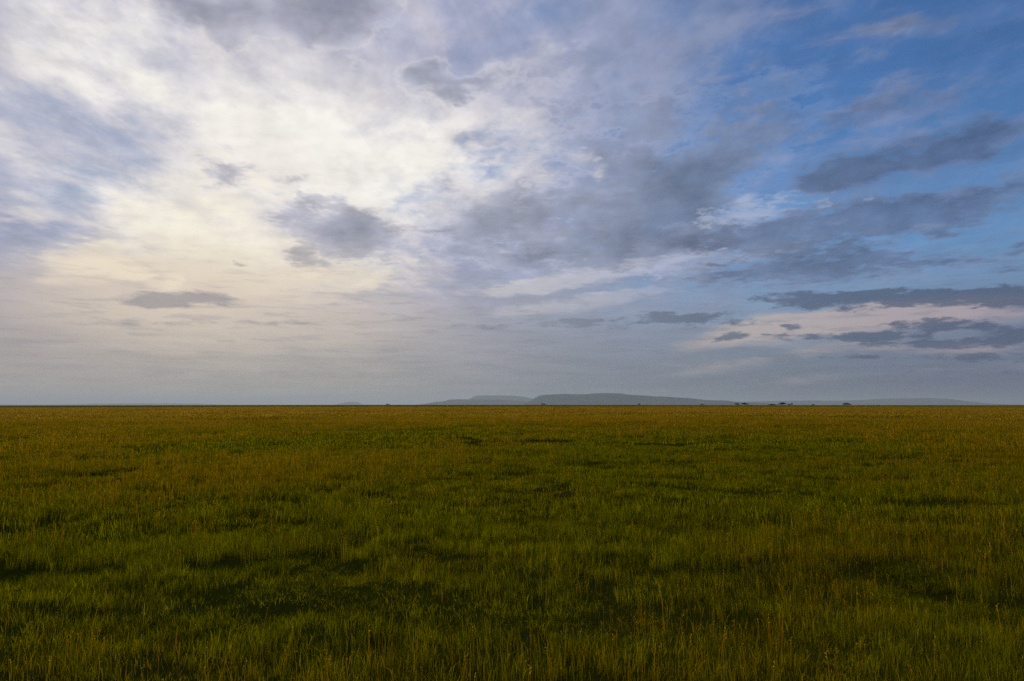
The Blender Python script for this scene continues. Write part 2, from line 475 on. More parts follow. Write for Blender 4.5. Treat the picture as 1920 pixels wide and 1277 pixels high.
# hollows in the grass where it stands short, green and damp: x, y, half width, half depth, strength
HOLLOWS = []
for px, py, rx, ry, k in [
        (250, 858, 60, 4, 1.0), (330, 851, 50, 3, 0.8), (190, 893, 60, 5, 0.9), (120, 898, 40, 4, 0.6), (740, 818, 36, 3, 1.0), (700, 812, 60, 2.5, 0.6), (640, 910, 60, 5, 1.0), (560, 918, 45, 4, 0.7),
        (700, 908, 30, 4, 0.8), (490, 945, 16, 7, 0.9), (440, 985, 60, 7, 0.7), (520, 1000, 90, 10, 0.5), (400, 1020, 50, 9, 0.6), (330, 1027, 30, 10, 0.8), (240, 1020, 60, 8, 0.7), (130, 1075, 120, 14, 1.0),
        (270, 1080, 60, 12, 0.7), (30, 1120, 70, 18, 0.9), (170, 1125, 90, 14, 0.6), (480, 1065, 70, 12, 0.9), (685, 1112, 24, 16, 0.9), (620, 1090, 60, 8, 0.4), (200, 1180, 90, 16, 0.5), (390, 1170, 50, 12, 0.5),
        (540, 1190, 120, 18, 0.5), (960, 855, 34, 5, 0.9), (1050, 886, 22, 4, 1.0), (1130, 876, 70, 6, 0.7), (1120, 860, 50, 3, 0.5), (1250, 904, 60, 6, 1.0), (1330, 898, 30, 3, 0.6), (1000, 915, 40, 5, 0.6),
        (1180, 925, 24, 6, 0.7), (1300, 933, 28, 8, 0.8), (1255, 838, 34, 3, 1.0), (1150, 812, 30, 2.5, 0.7), (1050, 833, 60, 2.5, 0.6), (1400, 850, 70, 2.5, 0.5), (1700, 834, 50, 2, 0.7), (1560, 890, 40, 4, 0.5),
        (930, 1028, 30, 8, 0.7), (1070, 1035, 36, 8, 0.7), (830, 992, 70, 6, 0.6), (720, 1035, 36, 8, 0.5), (970, 900, 60, 5, 0.5), (1350, 1000, 60, 10, 0.5), (1600, 985, 60, 8, 0.4), (1860, 945, 40, 8, 0.6),
        (1700, 960, 50, 6, 0.4), (1105, 1195, 40, 14, 0.8), (1440, 1170, 26, 12, 0.9), (1000, 1160, 60, 12, 0.5), (860, 1130, 50, 10, 0.5), (1280, 1100, 40, 8, 0.4), (1780, 1110, 80, 22, 1.0),
        (1800, 1150, 80, 22, 1.0), (1905, 1085, 20, 20, 0.8), (1100, 1080, 80, 12, 0.5), (900, 1240, 90, 20, 0.5), (1150, 1240, 60, 16, 0.5), (640, 1250, 80, 20, 0.4), (1560, 1240, 60, 16, 0.5), (60, 1010, 60, 8, 0.5)]:
    cx, cy = on_plain(px, py)
    lx, _ = on_plain(px + rx, py)
    _, n0 = on_plain(px, py + ry)
    _, f0 = on_plain(px, py - ry)
    HOLLOWS.append((cx, cy, abs(lx - cx), max(0.35, abs(f0 - n0) / 2), k))


def hollow(x, y):
    w = np.zeros_like(x)
    jx = x + vnoise(x, y, 1.7, 3) * 0.7 + vnoise(x, y, 0.6, 4) * 0.35
    jy = y + vnoise(x, y, 1.9, 5) * 0.8 + vnoise(x, y, 0.7, 6) * 0.35
    for cx, cy, rx, ry, k in HOLLOWS:
        d2 = ((jx - cx) / rx) ** 2 + ((jy - cy) / ry) ** 2
        w = np.maximum(w, k * np.exp(-d2 * 0.9))
    return w


def height(x, y):
    """metres; the plain rolls a little and falls away behind a low rise some 1.6 km off"""
    r = np.hypot(x, y)
    near = 1 - sstep(r, 60, 400)
    z = (vnoise(x, y, 9, 21) * 0.08 + vnoise(x, y, 3.1, 22) * 0.05) * near
    z = z + (np.abs(vnoise(x, y, 2.2, 24)) ** 0.7 * 0.13 + np.abs(vnoise(x + 40, y, 0.95, 25)) * 0.07) * (1 - sstep(r, 40, 150))
    z = z + vnoise(x, y, 34, 23) * 0.16 * sstep(r, 8, 40) * (1 - sstep(r, 300, 900))
    z = z - hollow(x, y) * 0.20 * near
    u = x / np.maximum(y, 1.0)
    rim = 0.2 - 2.3 * np.clip(-u / 0.75, -0.45, 1.3) ** 2
    rise = sstep(r, 250, 1600) * (1.6 + rim)
    z = z + rise - sstep(r, 1650, 2600) * 14.0
    return z


def mesh_obj(name, verts, faces, mat, smooth_=True, parent=None):
    me = bpy.data.meshes.new(name)
    me.from_pydata([tuple(v) for v in verts], [], [tuple(f) for f in faces])
    if smooth_:
        me.polygons.foreach_set('use_smooth', [True] * len(me.polygons))
    me.update()
    if mat:
        me.materials.append(mat)
    o = bpy.data.objects.new(name, me)
    scene.collection.objects.link(o)
    if parent:
        o.parent = parent
    return o


def new_mat(name):
    m = bpy.data.materials.new(name)
    m.use_nodes = True
    V.tree = m.node_tree
    V.tree.nodes.clear()
    out = V.node('ShaderNodeOutputMaterial')
    return m, out


def vcol(c):
    return (c[0], c[1], c[2], 1.0)


def mixl(f, a, b):
    """mix with linear albedo tuples"""
    n = V.node('ShaderNodeMix', data_type='RGBA', clamp_factor=True)
    V.put(n.inputs[0], f)
    for s, v in ((n.inputs[6], a), (n.inputs[7], b)):
        V.put(s, v if isinstance(v, V) else vcol(v))
    return V(n.outputs[2])


# soil and far sward
m_ground, out = new_mat('plain_ground')
geo = V.node('ShaderNodeNewGeometry')
pos = V(geo.outputs['Position'])
sepp = V.node('ShaderNodeSeparateXYZ')
V.put(sepp.inputs[0], pos)
gx, gy = V(sepp.outputs[0]), V(sepp.outputs[1])
rr = (gx * gx + gy * gy).pow(0.5)
soil = mixl(noise(pos, 1.2, 5, 0.6, dims='3D'), (0.040, 0.045, 0.003), (0.060, 0.048, 0.005))
far1 = noise(pos, 0.012, 6, 0.6, stretch=(1.6, 1.0, 1), dims='3D')
far2 = noise(pos, 0.09, 6, 0.65, stretch=(1.3, 1.0, 1), dims='3D')
fa = smooth(far1 + (far2 - 0.5) * 0.7, 0.36, 0.62)
far = mixl(fa, (0.180, 0.128, 0.0003), (0.260, 0.156, 0.0004))
gcolr = mixl(smooth(rr, 60, 420), soil, far)
b = V.node('ShaderNodeBsdfDiffuse')
V.put(b.inputs['Color'], gcolr)
b.inputs['Roughness'].default_value = 1.0
V.tree.links.new(b.outputs[0], out.inputs['Surface'])

NA = 420
rad = [0.0]
r_ = 1.2
while r_ < 90000:
    rad.append(r_)
    r_ += max(0.30, r_ * 0.022) if r_ < 60 else (r_ * 0.03 if r_ < 4000 else r_ * 0.12)
rad.append(90000)
rad = np.array(rad)
# finer spokes to the front
t = np.linspace(0, 1, NA, endpoint=False)
ang = 2 * np.pi * t
ang = ang + 0.62 * np.sin(ang)          # crowds the spokes round pi -> rotated so that lies ahead
ang = ang - np.pi / 2 - 0.0
RR, AA = np.meshgrid(rad[1:], ang, indexing='ij')
GX, GY = RR * np.cos(AA), RR * np.sin(AA)
GZ = height(GX, GY)
verts = [(0, 0, float(height(np.array([0.0]), np.array([0.0]))[0]))] + list(zip(GX.ravel().tolist(), GY.ravel().tolist(), GZ.ravel().tolist()))
faces = []
nr = len(rad) - 1
for j in range(NA):
    faces.append((0, 1 + j, 1 + (j + 1) % NA))
for i in range(nr - 1):
    a0, b0 = 1 + i * NA, 1 + (i + 1) * NA
    for j in range(NA):
        k = (j + 1) % NA
        faces.append((a0 + j, b0 + j, b0 + k, a0 + k))
ground = mesh_obj('ground', verts, faces, m_ground)
ground['kind'] = 'structure'
ground['label'] = 'wide flat olive and amber savannah plain running to the horizon'

# ------------------------------------------------------------------ hills
m_hill, out = new_mat('hill_scrub')
geo = V.node('ShaderNodeNewGeometry')
pos = V(geo.outputs['Position'])
hn = noise(pos, 0.0018, 7, 0.65, dims='3D')
hc = mixl(smooth(hn, 0.35, 0.65), (0.020, 0.034, 0.022), (0.075, 0.080, 0.050))
b = V.node('ShaderNodeBsdfDiffuse')
V.put(b.inputs['Color'], hc)
V.tree.links.new(b.outputs[0], out.inputs['Surface'])

HORIZ = 759.8


def hill(profile, dist, label, depth=1800.0, seed=1):
    """profile: (photo x, height above the plain in photo px) of its skyline; a table mountain with sloping flanks"""
    k = dist / FPX
    xs = np.array([p[0] for p in profile], float)
    hs_ = np.array([p[1] for p in profile], float)
    n = 170
    X = np.linspace(xs[0], xs[-1], n)
    Hh = np.interp(X, xs, hs_)
    # soften the corners a little and roughen the rim
    Hh = np.convolve(np.pad(Hh, 1, mode='edge'), [0.2, 0.6, 0.2], 'valid')
    wx = (X - 960) * k
    wz = np.maximum(0.0, Hh * k + vnoise(wx, wx * 0 + seed * 77, 580, seed) * 0.25 * k * (Hh > 1.5))
    rows = [(-1.0, 0.0), (-0.82, 0.10), (-0.62, 0.30), (-0.45, 0.62), (-0.36, 0.86), (-0.28, 0.985), (-0.1, 1.0), (0.2, 0.99), (0.45, 0.93), (0.7, 0.5), (1.0, 0.0)]
    vs, fs = [], []
    for ri, (q, f) in enumerate(rows):
        for i in range(n):
            gul = vnoise(np.array([wx[i]]), np.array([ri * 31.0 + seed * 100]), 420, seed + 5)[0]
            gul2 = vnoise(np.array([wx[i]]), np.array([seed * 50.0]), 930, seed + 9)[0]
            env = 1 if f in (0.0, 1.0) else 1 + 0.10 * gul
            yy = dist + q * depth + (gul2 * 0.16 + gul * 0.05) * depth * (1 - abs(f)) * (q < 0)
            # perspective: everything keeps its true size; the rim gives the skyline
            z = wz[i] * min(1.0, f * env)
            vs.append((wx[i], yy, z - (30 if f == 0 else 0) + EYE - 0.5))
    for ri in range(len(rows) - 1):
        for i in range(n - 1):
            a = ri * n + i
            fs.append((a, a + 1, a + n + 1, a + n))
    # flanks closed
    fs.append(tuple(ri * n for ri in range(len(rows))))
    fs.append(tuple(ri * n + n - 1 for ri in range(len(rows)))[::-1])
    o = mesh_obj('hill', vs, fs, m_hill)
    o['kind'] = 'structure'
    o['label'] = label
    return o


hill([(980, 0), (986, 4), (994, 6), (1002, 12), (1010, 16.5), (1018, 17.5), (1050, 19), (1064, 19.3), (1095, 18.8), (1112, 21), (1140, 20.6), (1160, 19.6), (1168, 18), (1200, 16.2), (1240, 14.2),
      (1265, 12.8), (1290, 11.3), (1308, 8.6), (1325, 7.8), (1345, 7.6), (1362, 5.5), (1378, 4.5), (1400, 3.4), (1420, 2.6), (1440, 0)], 29000, 'dark blue flat-topped hill, the largest, at the middle of the horizon', 3300, 1)
hill([(796, 0), (806, 2.2), (824, 5.0), (834, 6.0), (846, 9.2), (860, 9.6), (900, 9.4), (930, 8.6), (952, 8.3), (975, 6.6), (990, 5), (1010, 3), (1030, 0)], 34500, 'low blue hill left of the largest flat-topped hill', 3300, 2)
hill([(870, 0), (880, 9), (890, 14.5), (898, 16.6), (930, 16.8), (962, 16.4), (975, 15), (985, 14), (994, 12.5), (1002, 10), (1016, 6), (1040, 0)], 46000, 'palest flat hill behind the low hill and left of the largest one', 4400, 3)
hill([(1370, 0), (1390, 4.5), (1410, 5.0), (1428, 6.0), (1450, 6.6), (1480, 7.2), (1515, 7.6), (1550, 7.0), (1590, 7.4), (1630, 9.0), (1660, 11), (1690, 12), (1735, 12), (1752, 11), (1772, 8.4), (1790, 6.5),
      (1806, 3.5), (1830, 1.5), (1850, 0)], 46000, 'long pale blue ridge low on the horizon at the right', 4400, 4)
hill([(634, 0), (641, 2), (652, 3.6), (660, 4.6), (668, 4.0), (673, 1.6), (679, 0)], 53000, 'tiny pale hill on the horizon left of the others', 2000, 5)
hill([(140, 0), (180, 1.4), (240, 2.4), (310, 2.6), (360, 2.0), (400, 0)], 55000, 'faint low ridge on the horizon at the far left', 3300, 6)

# ------------------------------------------------------------------ air
m_haze, out = new_mat('haze_air')
pv = V.node('ShaderNodeVolumePrincipled')
pv.inputs['Color'].default_value = (0.57, 0.68, 0.77, 1)
pv.inputs['Density'].default_value = 2.6e-5
pv.inputs['Anisotropy'].default_value = 0.2
V.tree.links.new(pv.outputs[0], out.inputs['Volume'])
Z0, Z1, W = -60.0, 660.0, 92000.0
hv = [(x, y, z) for z in (Z0, Z1) for x, y in ((-W, -W), (W, -W), (W, W), (-W, W))]
hf = [(0, 3, 2, 1), (4, 5, 6, 7), (0, 1, 5, 4), (1, 2, 6, 5), (2, 3, 7, 6), (3, 0, 4, 7)]
haze = mesh_obj('haze', hv, hf, m_haze, smooth_=False)
haze['kind'] = 'stuff'
haze['label'] = 'thin blue-grey air haze over the plain'
haze['category'] = 'haze'

# ------------------------------------------------------------------ grass
def region(x, y, items):
    """soft sum of areas of the plain, each given by where it is seen: (weight, px, py, rx, ry)"""
    u, w = x / np.maximum(y, 2.0), np.log(np.maximum(y, 2.0))
    o = np.zeros_like(x)
    for k, px, py, rx, ry in items:
        cx, cy = on_plain(px, py)
        _, c1 = on_plain(px, py + ry)
        _, c0 = on_plain(px, max(py - ry, 772))
        su = rx / FPX
        sw = (math.log(c0) - math.log(c1)) / 2
        o += k * np.exp(-((u - cx / cy) / su) ** 2 - ((w - math.log(cy)) / sw) ** 2)
    return o


def gold_field(x, y):
    g = 0.50 + vnoise(x, y, 14, 41) * 0.22 + vnoise(x, y, 5, 42) * 0.20 + vnoise(x, y, 1.9, 43) * 0.14
    g = g + 0.30 * sstep(np.hypot(x, y), 35, 110) + vnoise(x, y, 60, 44) * 0.18
    g = g + region(x, y, [(0.40, 430, 900, 330, 55), (0.25, 100, 850, 250, 60), (0.42, 1640, 1080, 330, 90), (0.12, 1300, 1220, 450, 80), (0.20, 1800, 880, 260, 50),
                          (-0.40, 700, 990, 500, 50), (-0.45, 150, 1110, 380, 60), (-0.35, 700, 1190, 420, 60), (-0.30, 1150, 880, 380, 50), (-0.30, 1080, 1000, 300, 60), (-0.20, 1500, 960, 200, 40),
                          (-0.12, 1250, 830, 380, 16), (0.15, 100, 1240, 200, 50)])
    g = g - 0.10 * (1 - sstep(np.hypot(x, y), 8, 24)) - 0.05
    return np.clip(g - hollow(x, y) * 0.9, 0, 1)


TILES = bpy.data.collections.new('grass_tiles')


def build_tile(name, size, n, hmin, hmax, width, kind, seed, mat, bend=0.35):
    r = np.random.default_rng(seed)
    vs, fs, tint = [], [], []

    def quadstrip(pts, ws, side, c, tip=True):
        b0 = len(vs)
        m = len(pts)
        for i, (p, w) in enumerate(zip(pts, ws)):
            if i == m - 1 and tip:
                vs.append(p)
                tint.append((c[0], i / (m - 1), c[1], 1))
            else:
                vs.append((p[0] - side[0] * w, p[1] - side[1] * w, p[2]))
                vs.append((p[0] + side[0] * w, p[1] + side[1] * w, p[2]))
                tint.append((c[0], i / (m - 1), c[1], 1))
                tint.append((c[0], i / (m - 1), c[1], 1))
        for i in range(m - 1):
            a = b0 + 2 * i
            if i == m - 2 and tip:
                fs.append((a, a + 1, a + 2))
            else:
                fs.append((a, a + 1, a + 3, a + 2))

    # a few tussocks gather the blades so the sward is uneven
    nt = max(3, int(n / 28))
    tx, ty, th = r.uniform(-.5, .5, nt) * size, r.uniform(-.5, .5, nt) * size, r.uniform(0.65, 1.25, nt)
    for i in range(n):
        if r.random() < 0.6:
            j = r.integers(nt)
            x, y = tx[j] + r.normal() * size * 0.05, ty[j] + r.normal() * size * 0.05
            hs = th[j]
        else:
            x, y = r.uniform(-.55, .55, 2) * size
            hs = r.uniform(0.6, 1.1)
        hgt = r.uniform(hmin, hmax) * hs
        a = r.uniform(0, 2 * math.pi)
        side = (math.cos(a), math.sin(a))
        la = r.normal(0.3, 1.6)
        lean = abs(r.normal(0, bend * (1.7 if kind == 'blade' else 1.0))) * hgt
        lx, ly = math.cos(la) * lean, math.sin(la) * lean
        w = width * r.uniform(0.6, 1.3) * 0.5
        rnd = r.random()
        if kind == 'blade':
            pts = [(x, y, -0.05), (x + lx * .3, y + ly * .3, hgt * .55), (x + lx, y + ly, hgt * (1 - 0.25 * min(1, lean / hgt)))]
            quadstrip(pts, [w, w * .85, 0], side, (rnd, 0.0))
        else:
            lx, ly = lx * .45, ly * .45
            pts = [(x, y, -0.05), (x + lx * .35, y + ly * .35, hgt * .5), (x + lx, y + ly, hgt)]
            quadstrip(pts, [w, w * .8, w * .55], side, (rnd, 0.5), tip=False)
            # the drooping head with a few spikelets
            for q in range(3 if kind == 'stalk' else 2):
                t = 1 - q * r.uniform(0.04, 0.09)
                hx, hy, hz = x + lx * t, y + ly * t, hgt * t
                da = r.uniform(0, 6.28)
                L = hgt * r.uniform(0.04, 0.10) + width * 1.5
                ex, ey, ez = hx + math.cos(da) * L * .6, hy + math.sin(da) * L * .6, hz + L * r.uniform(-0.5, 0.9)
                mx, my, mz = (hx + ex) / 2, (hy + ey) / 2, (hz + ez) / 2 + L * .1
                ww = width * r.uniform(0.9, 1.9)
                quadstrip([(hx, hy, hz), (mx, my, mz), (ex, ey, ez)], [width * .2, ww, 0], side, (rnd, 1.0))
    me = bpy.data.meshes.new(name)
    me.from_pydata(vs, [], fs)
    at = me.attributes.new('tint', 'FLOAT_COLOR', 'POINT')
    at.data.foreach_set('color', np.array(tint, dtype=np.float32).ravel())
    me.materials.append(mat)
    me.update()
    o = bpy.data.objects.new(name, me)
    TILES.objects.link(o)
    return o


# leaf and straw
m_grass, out = new_mat('grass_leaf')
a = V.node('ShaderNodeAttribute', attribute_name='tint', attribute_type='GEOMETRY')
ss = V.node('ShaderNodeSeparateColor')
V.put(ss.inputs[0], V(a.outputs['Color']))
rnd, hf_, kind_ = (V(ss.outputs[i]) for i in range(3))
rnd2 = rnd.pow(1.8)
ga = V.node('ShaderNodeAttribute', attribute_name='gold', attribute_type='INSTANCER')
gold = V(ga.outputs['Fac'])
geo = V.node('ShaderNodeNewGeometry')
pos = V(geo.outputs['Position'])
pn = noise(pos, 0.55, 3, 0.6, dims='3D')
pn2 = noise(pos, 0.09, 3, 0.6, off=(7, 3, 0), dims='3D')
leaf_a = mixl(rnd2, (0.062, 0.076, 0.0005), (0.370, 0.325, 0.0008))
leaf_b = mixl(rnd2, (0.130, 0.112, 0.0004), (0.430, 0.280, 0.0006))
pn3 = noise(pos, 1.6, 4, 0.65, off=(3, 9, 0), dims='3D')
leaf_a = mulc(leaf_a, linear(pn3, 0.3, 0.7, 0.45, 1.5))
leaf = mixl(smooth(gold + (pn - 0.5) * 0.9 + (rnd - 0.5) * 0.7, 0.35, 1.05), leaf_a, leaf_b)
straw = mixl(rnd2, (0.170, 0.118, 0.0006), (0.540, 0.300, 0.001))
red = smooth(pn2 + (pn - 0.5) * 0.6 + (rnd - 0.5) * 0.3, 0.48, 0.75)
straw = mixl(red * 0.8, straw, (0.430, 0.190, 0.004))
head = mixl(rnd2, (0.30, 0.17, 0.003), (0.74, 0.46, 0.05))
c = mixl(smooth(kind_, 0.2, 0.4), leaf, straw)
c = mixl(smooth(kind_, 0.7, 0.9), c, head)
b1 = V.node('ShaderNodeBsdfDiffuse')
b2 = V.node('ShaderNodeBsdfTranslucent')
V.put(b1.inputs['Color'], c)
V.put(b2.inputs['Color'], c)
mx = V.node('ShaderNodeMixShader')
mx.inputs[0].default_value = 0.45
V.tree.links.new(b1.outputs[0], mx.inputs[1])
V.tree.links.new(b2.outputs[0], mx.inputs[2])
V.tree.links.new(mx.outputs[0], out.inputs['Surface'])

#        near, far, tile, blades, stalks, blade width, stalk width, height lo, hi, variants
LODS = [(0, 15, 0.6, 460, 12, 0.0044, 0.0030, 0.09, 0.27, 6),
        (15, 42, 1.2, 900, 38, 0.0095, 0.0052, 0.09, 0.28, 5),
        (42, 130, 3.4, 1300, 200, 0.030, 0.013, 0.14, 0.34, 4),
        (130, 620, 14.0, 2600, 700, 0.16, 0.06, 0.20, 0.45, 4)]
index = 0
pts_all = {'leaf': [], 'straw': []}
for li, (r0, r1, ts, nb, ns_, bw, sw, h0, h1, nv) in enumerate(LODS):
    i_leaf = index
    for v_ in range(nv):
        build_tile('tile_%02d' % index, ts * 1.12, nb, h0, h1, bw, 'blade', 100 + index, m_grass)
        index += 1
    i_straw = index
    for v_ in range(nv):
        build_tile('tile_%02d' % index, ts * 1.12, ns_, 0.26, 0.50, sw, 'stalk' if li < 2 else 'tuft', 100 + index, m_grass, bend=0.28)
        index += 1
    g = np.arange(-r1 * 1.15 - 8, r1 * 1.15 + 8, ts)
    X, Y = np.meshgrid(g, g)
    X, Y = X.ravel(), Y.ravel()
    X = X + rng.uniform(-.22, .22, X.size) * ts
    Y = Y + rng.uniform(-.22, .22, Y.size) * ts
    rr_ = np.hypot(X, Y)
    keep = (rr_ >= r0 - ts * .3) & (rr_ < r1 + ts * .3) & (Y > -3) & (np.abs(X) < np.maximum(Y, 0) * 0.86 + 5 + r0 * .02)
    X, Y = X[keep], Y[keep]
    n = X.size
    gd = gold_field(X, Y)
    ho = hollow(X, Y)
    hv_ = 1.0 + vnoise(X, Y, 2.3, 51) * 0.26 + vnoise(X, Y, 7, 52) * 0.22 + vnoise(X, Y, 0.9, 53) * 0.16 + rng.normal(0, 0.07, n)
    Z = height(X, Y)
    sl = hv_ * (1 - 0.52 * ho)
    bare = vnoise(X, Y, 1.5, 61) * 0.55 + vnoise(X, Y, 0.8, 62) * 0.45
    sl = sl * np.where((bare < -0.27) & (li < 3), 0.42, 1.0)
    for key, i0, sz in (('leaf', i_leaf, sl), ('straw', i_straw, hv_ * (1 - 0.45 * ho) * (0.72 + 0.5 * gd))):
        sel = np.ones(n, bool)
        if key == 'leaf' and li < 3:
            sel = bare > -0.85
        if key == 'straw':
            sel = rng.random(n) < np.clip(gd * (1.7 if li < 2 else 1.15) + (0.14 if li < 2 else 0.02), 0, 1) * (1 - 0.8 * ho)
        if key == 'leaf' and li < 2:
            # close low turf fills the hollows
            ex = np.where(ho > 0.25)[0]
            for _ in range(3):
                j = ts * .4
                ox, oy = X[ex] + rng.uniform(-j, j, ex.size), Y[ex] + rng.uniform(-j, j, ex.size)
                pts_all[key].append(np.column_stack([ox, oy, height(ox, oy), rng.uniform(0, 6.28, ex.size), np.full(ex.size, 0.9), 0.32 + 0.25 * rng.random(ex.size), gd[ex] * 0.4, i0 + rng.integers(0, nv, ex.size)]))
        m = int(sel.sum())
        rot = rng.uniform(0, 2 * math.pi, m)
        pts_all[key].append(np.column_stack([X[sel], Y[sel], Z[sel], rot, np.full(m, 1.0), sz[sel], gd[sel], i0 + rng.integers(0, nv, m)]))


def scatter(name, data, label):
    me = bpy.data.meshes.new(name)
    n = len(data)
    me.vertices.add(n)
    me.vertices.foreach_set('co', data[:, :3].astype(np.float32).ravel())
    at = me.attributes.new('rot', 'FLOAT_VECTOR', 'POINT')
    at.data.foreach_set('vector', np.column_stack([np.zeros(n), np.zeros(n), data[:, 3]]).astype(np.float32).ravel())
    at = me.attributes.new('size', 'FLOAT_VECTOR', 'POINT')
    at.data.foreach_set('vector', np.column_stack([data[:, 4], data[:, 4], data[:, 5]]).astype(np.float32).ravel())
    at = me.attributes.new('gold', 'FLOAT', 'POINT')
    at.data.foreach_set('value', data[:, 6].astype(np.float32))
    at = me.attributes.new('pick', 'INT', 'POINT')
    at.data.foreach_set('value', data[:, 7].astype(np.int32))
    me.materials.append(m_grass)
    o = bpy.data.objects.new(name, me)
    scene.collection.objects.link(o)
    ng = bpy.data.node_groups.new(name + '_scatter', 'GeometryNodeTree')
    ng.interface.new_socket('Geometry', in_out='INPUT', socket_type='NodeSocketGeometry')
    ng.interface.new_socket('Geometry', in_out='OUTPUT', socket_type='NodeSocketGeometry')
    N, L = ng.nodes, ng.links
    gi, go = N.new('NodeGroupInput'), N.new('NodeGroupOutput')
    ci = N.new('GeometryNodeCollectionInfo')
    ci.inputs['Collection'].default_value = TILES
    ci.inputs['Separate Children'].default_value = True
    ci.inputs['Reset Children'].default_value = True
    iop = N.new('GeometryNodeInstanceOnPoints')
    iop.inputs['Pick Instance'].default_value = True

    def attr(nm, typ):
        a_ = N.new('GeometryNodeInputNamedAttribute')
        a_.data_type = typ
        a_.inputs['Name'].default_value = nm
        return a_.outputs['Attribute']
    L.new(gi.outputs[0], iop.inputs['Points'])
    L.new(ci.outputs[0], iop.inputs['Instance'])
    L.new(attr('pick', 'INT'), iop.inputs['Instance Index'])
    e2r = N.new('FunctionNodeEulerToRotation')
    L.new(attr('rot', 'FLOAT_VECTOR'), e2r.inputs[0])
    L.new(e2r.outputs[0], iop.inputs['Rotation'])
    L.new(attr('size', 'FLOAT_VECTOR'), iop.inputs['Scale'])
    L.new(iop.outputs[0], go.inputs[0])
    md = o.modifiers.new('scatter', 'NODES')
    md.node_group = ng
    o['kind'] = 'stuff'
    o['label'] = label
    o['category'] = 'grass'
    return o


scatter('grass', np.vstack(pts_all['leaf']), 'short green and olive grass blades covering the whole plain')
scatter('dry_grass', np.vstack(pts_all['straw']), 'taller amber seed stalks standing up through the green grass')
print('grass instances', sum(len(x) for x in pts_all['leaf']), sum(len(x) for x in pts_all['straw']))

# ------------------------------------------------------------------ far trees
m_bark, out = new_mat('bark')
b = V.node('ShaderNodeBsdfDiffuse')
geo = V.node('ShaderNodeNewGeometry')
V.put(b.inputs['Color'], mixl(noise(V(geo.outputs['Position']), 3.0, 4, 0.6, dims='3D'), (0.05, 0.04, 0.03), (0.11, 0.09, 0.07)))
V.tree.links.new(b.outputs[0], out.inputs['Surface'])
m_leaf, out = new_mat('acacia_leaf')
b = V.node('ShaderNodeBsdfDiffuse')
geo = V.node('ShaderNodeNewGeometry')
V.put(b.inputs['Color'], mixl(noise(V(geo.outputs['Position']), 0.8, 4, 0.6, dims='3D'), (0.045, 0.060, 0.035), (0.095, 0.105, 0.065)))
V.tree.links.new(b.outputs[0], out.inputs['Surface'])


def tube(vs, fs, p0, p1, r0, r1, k=6):
    p0, p1 = Vector(p0), Vector(p1)
    d = (p1 - p0).normalized()
    s = d.cross(Vector((0.3, 0.9, 0.1))).normalized()
    t = d.cross(s)
    b0 = len(vs)
    for p, r in ((p0, r0), (p1, r1)):
        for i in range(k):
            a = 2 * math.pi * i / k
            vs.append(tuple(p + (s * math.cos(a) + t * math.sin(a)) * r))
    for i in range(k):
        j = (i + 1) % k
        fs.append((b0 + i, b0 + j, b0 + k + j, b0 + k + i))
    fs.append(tuple(b0 + k + i for i in range(k)))


def far_tree(name, px, w_px, h_px, dist, clumps, label, seed, flat=0.34, stem=0.42, bare=False):
    """a flat-crowned tree: trunk, limbs and a crown made of leaf clumps; w_px and h_px are its size in the photo"""
    rr = random.Random(seed)
    k = dist / FPX
    x = (px - 960) * k
    z = float(height(np.array([x]), np.array([dist]))[0])
    W, Hh = w_px * k, h_px * k + 0.9
    root = bpy.data.objects.new(name, None)
    scene.collection.objects.link(root)
    root.location = (x, dist, z)
    root['label'] = label
    root['category'] = 'bush' if name == 'bush' else 'tree'
    root['group'] = 'trees and bushes far off on the horizon'
    vs, fs = [], []
    top = Hh * (stem + 0.15)
    tips = []
    tube(vs, fs, (0, 0, -0.4), (0.15, 0, Hh * stem * 0.6), 0.028 * W + 0.1, 0.02 * W + 0.07)
    for i in range(5 if not bare else 8):
        a = i * 2.4 + rr.random()
        q = rr.uniform(0.35, 0.8) * W * 0.42
        e = (math.cos(a) * q, math.sin(a) * q, top * rr.uniform(0.95, 1.35) if not bare else Hh * rr.uniform(0.7, 1.0))
        tube(vs, fs, (0.15, 0, Hh * stem * 0.55), e, 0.016 * W + 0.05, 0.006 * W + 0.02, 5)
        tips.append(e)
    mesh_obj('trunk', vs, fs, m_bark, parent=root)
    vs, fs = [], []
    for ci in range(clumps):
        u = (ci + rr.random()) / clumps - 0.5
        cx, cy = u * W * 0.9, rr.uniform(-.3, .3) * W
        cz = Hh * rr.uniform(0.50, 0.66) * (1.1 - 0.5 * abs(2 * u) ** 2)
        cr = W * rr.uniform(0.16, 0.24)
        edge = math.sqrt(max(0.15, 1 - (2 * u) ** 2))
        for _ in range(170 if not bare else 40):
            a, q = rr.uniform(0, 6.28), rr.random() ** 0.6
            px_, py_ = cx + math.cos(a) * cr * q, cy + math.sin(a) * cr * q
            pz = cz + rr.uniform(-1, 1) * Hh * flat * edge * math.sqrt(max(0, 1 - q * q)) * 0.8
            s = W * rr.uniform(0.012, 0.03) + 0.06
            d = Vector((rr.gauss(0, 1), rr.gauss(0, 1), rr.gauss(0, 1))).normalized()
            e = d.orthogonal().normalized()
            g = d.cross(e)
            b0 = len(vs)
            c0 = Vector((px_, py_, min(pz, Hh)))
            for q1, q2 in ((-1, -.6), (1, -.7), (.8, .9), (-.7, .8)):
                vs.append(tuple(c0 + e * s * q1 + g * s * q2))
            fs.append((b0, b0 + 1, b0 + 2, b0 + 3))
    mesh_obj('crown', vs, fs, m_leaf, smooth_=False, parent=root)
    return root


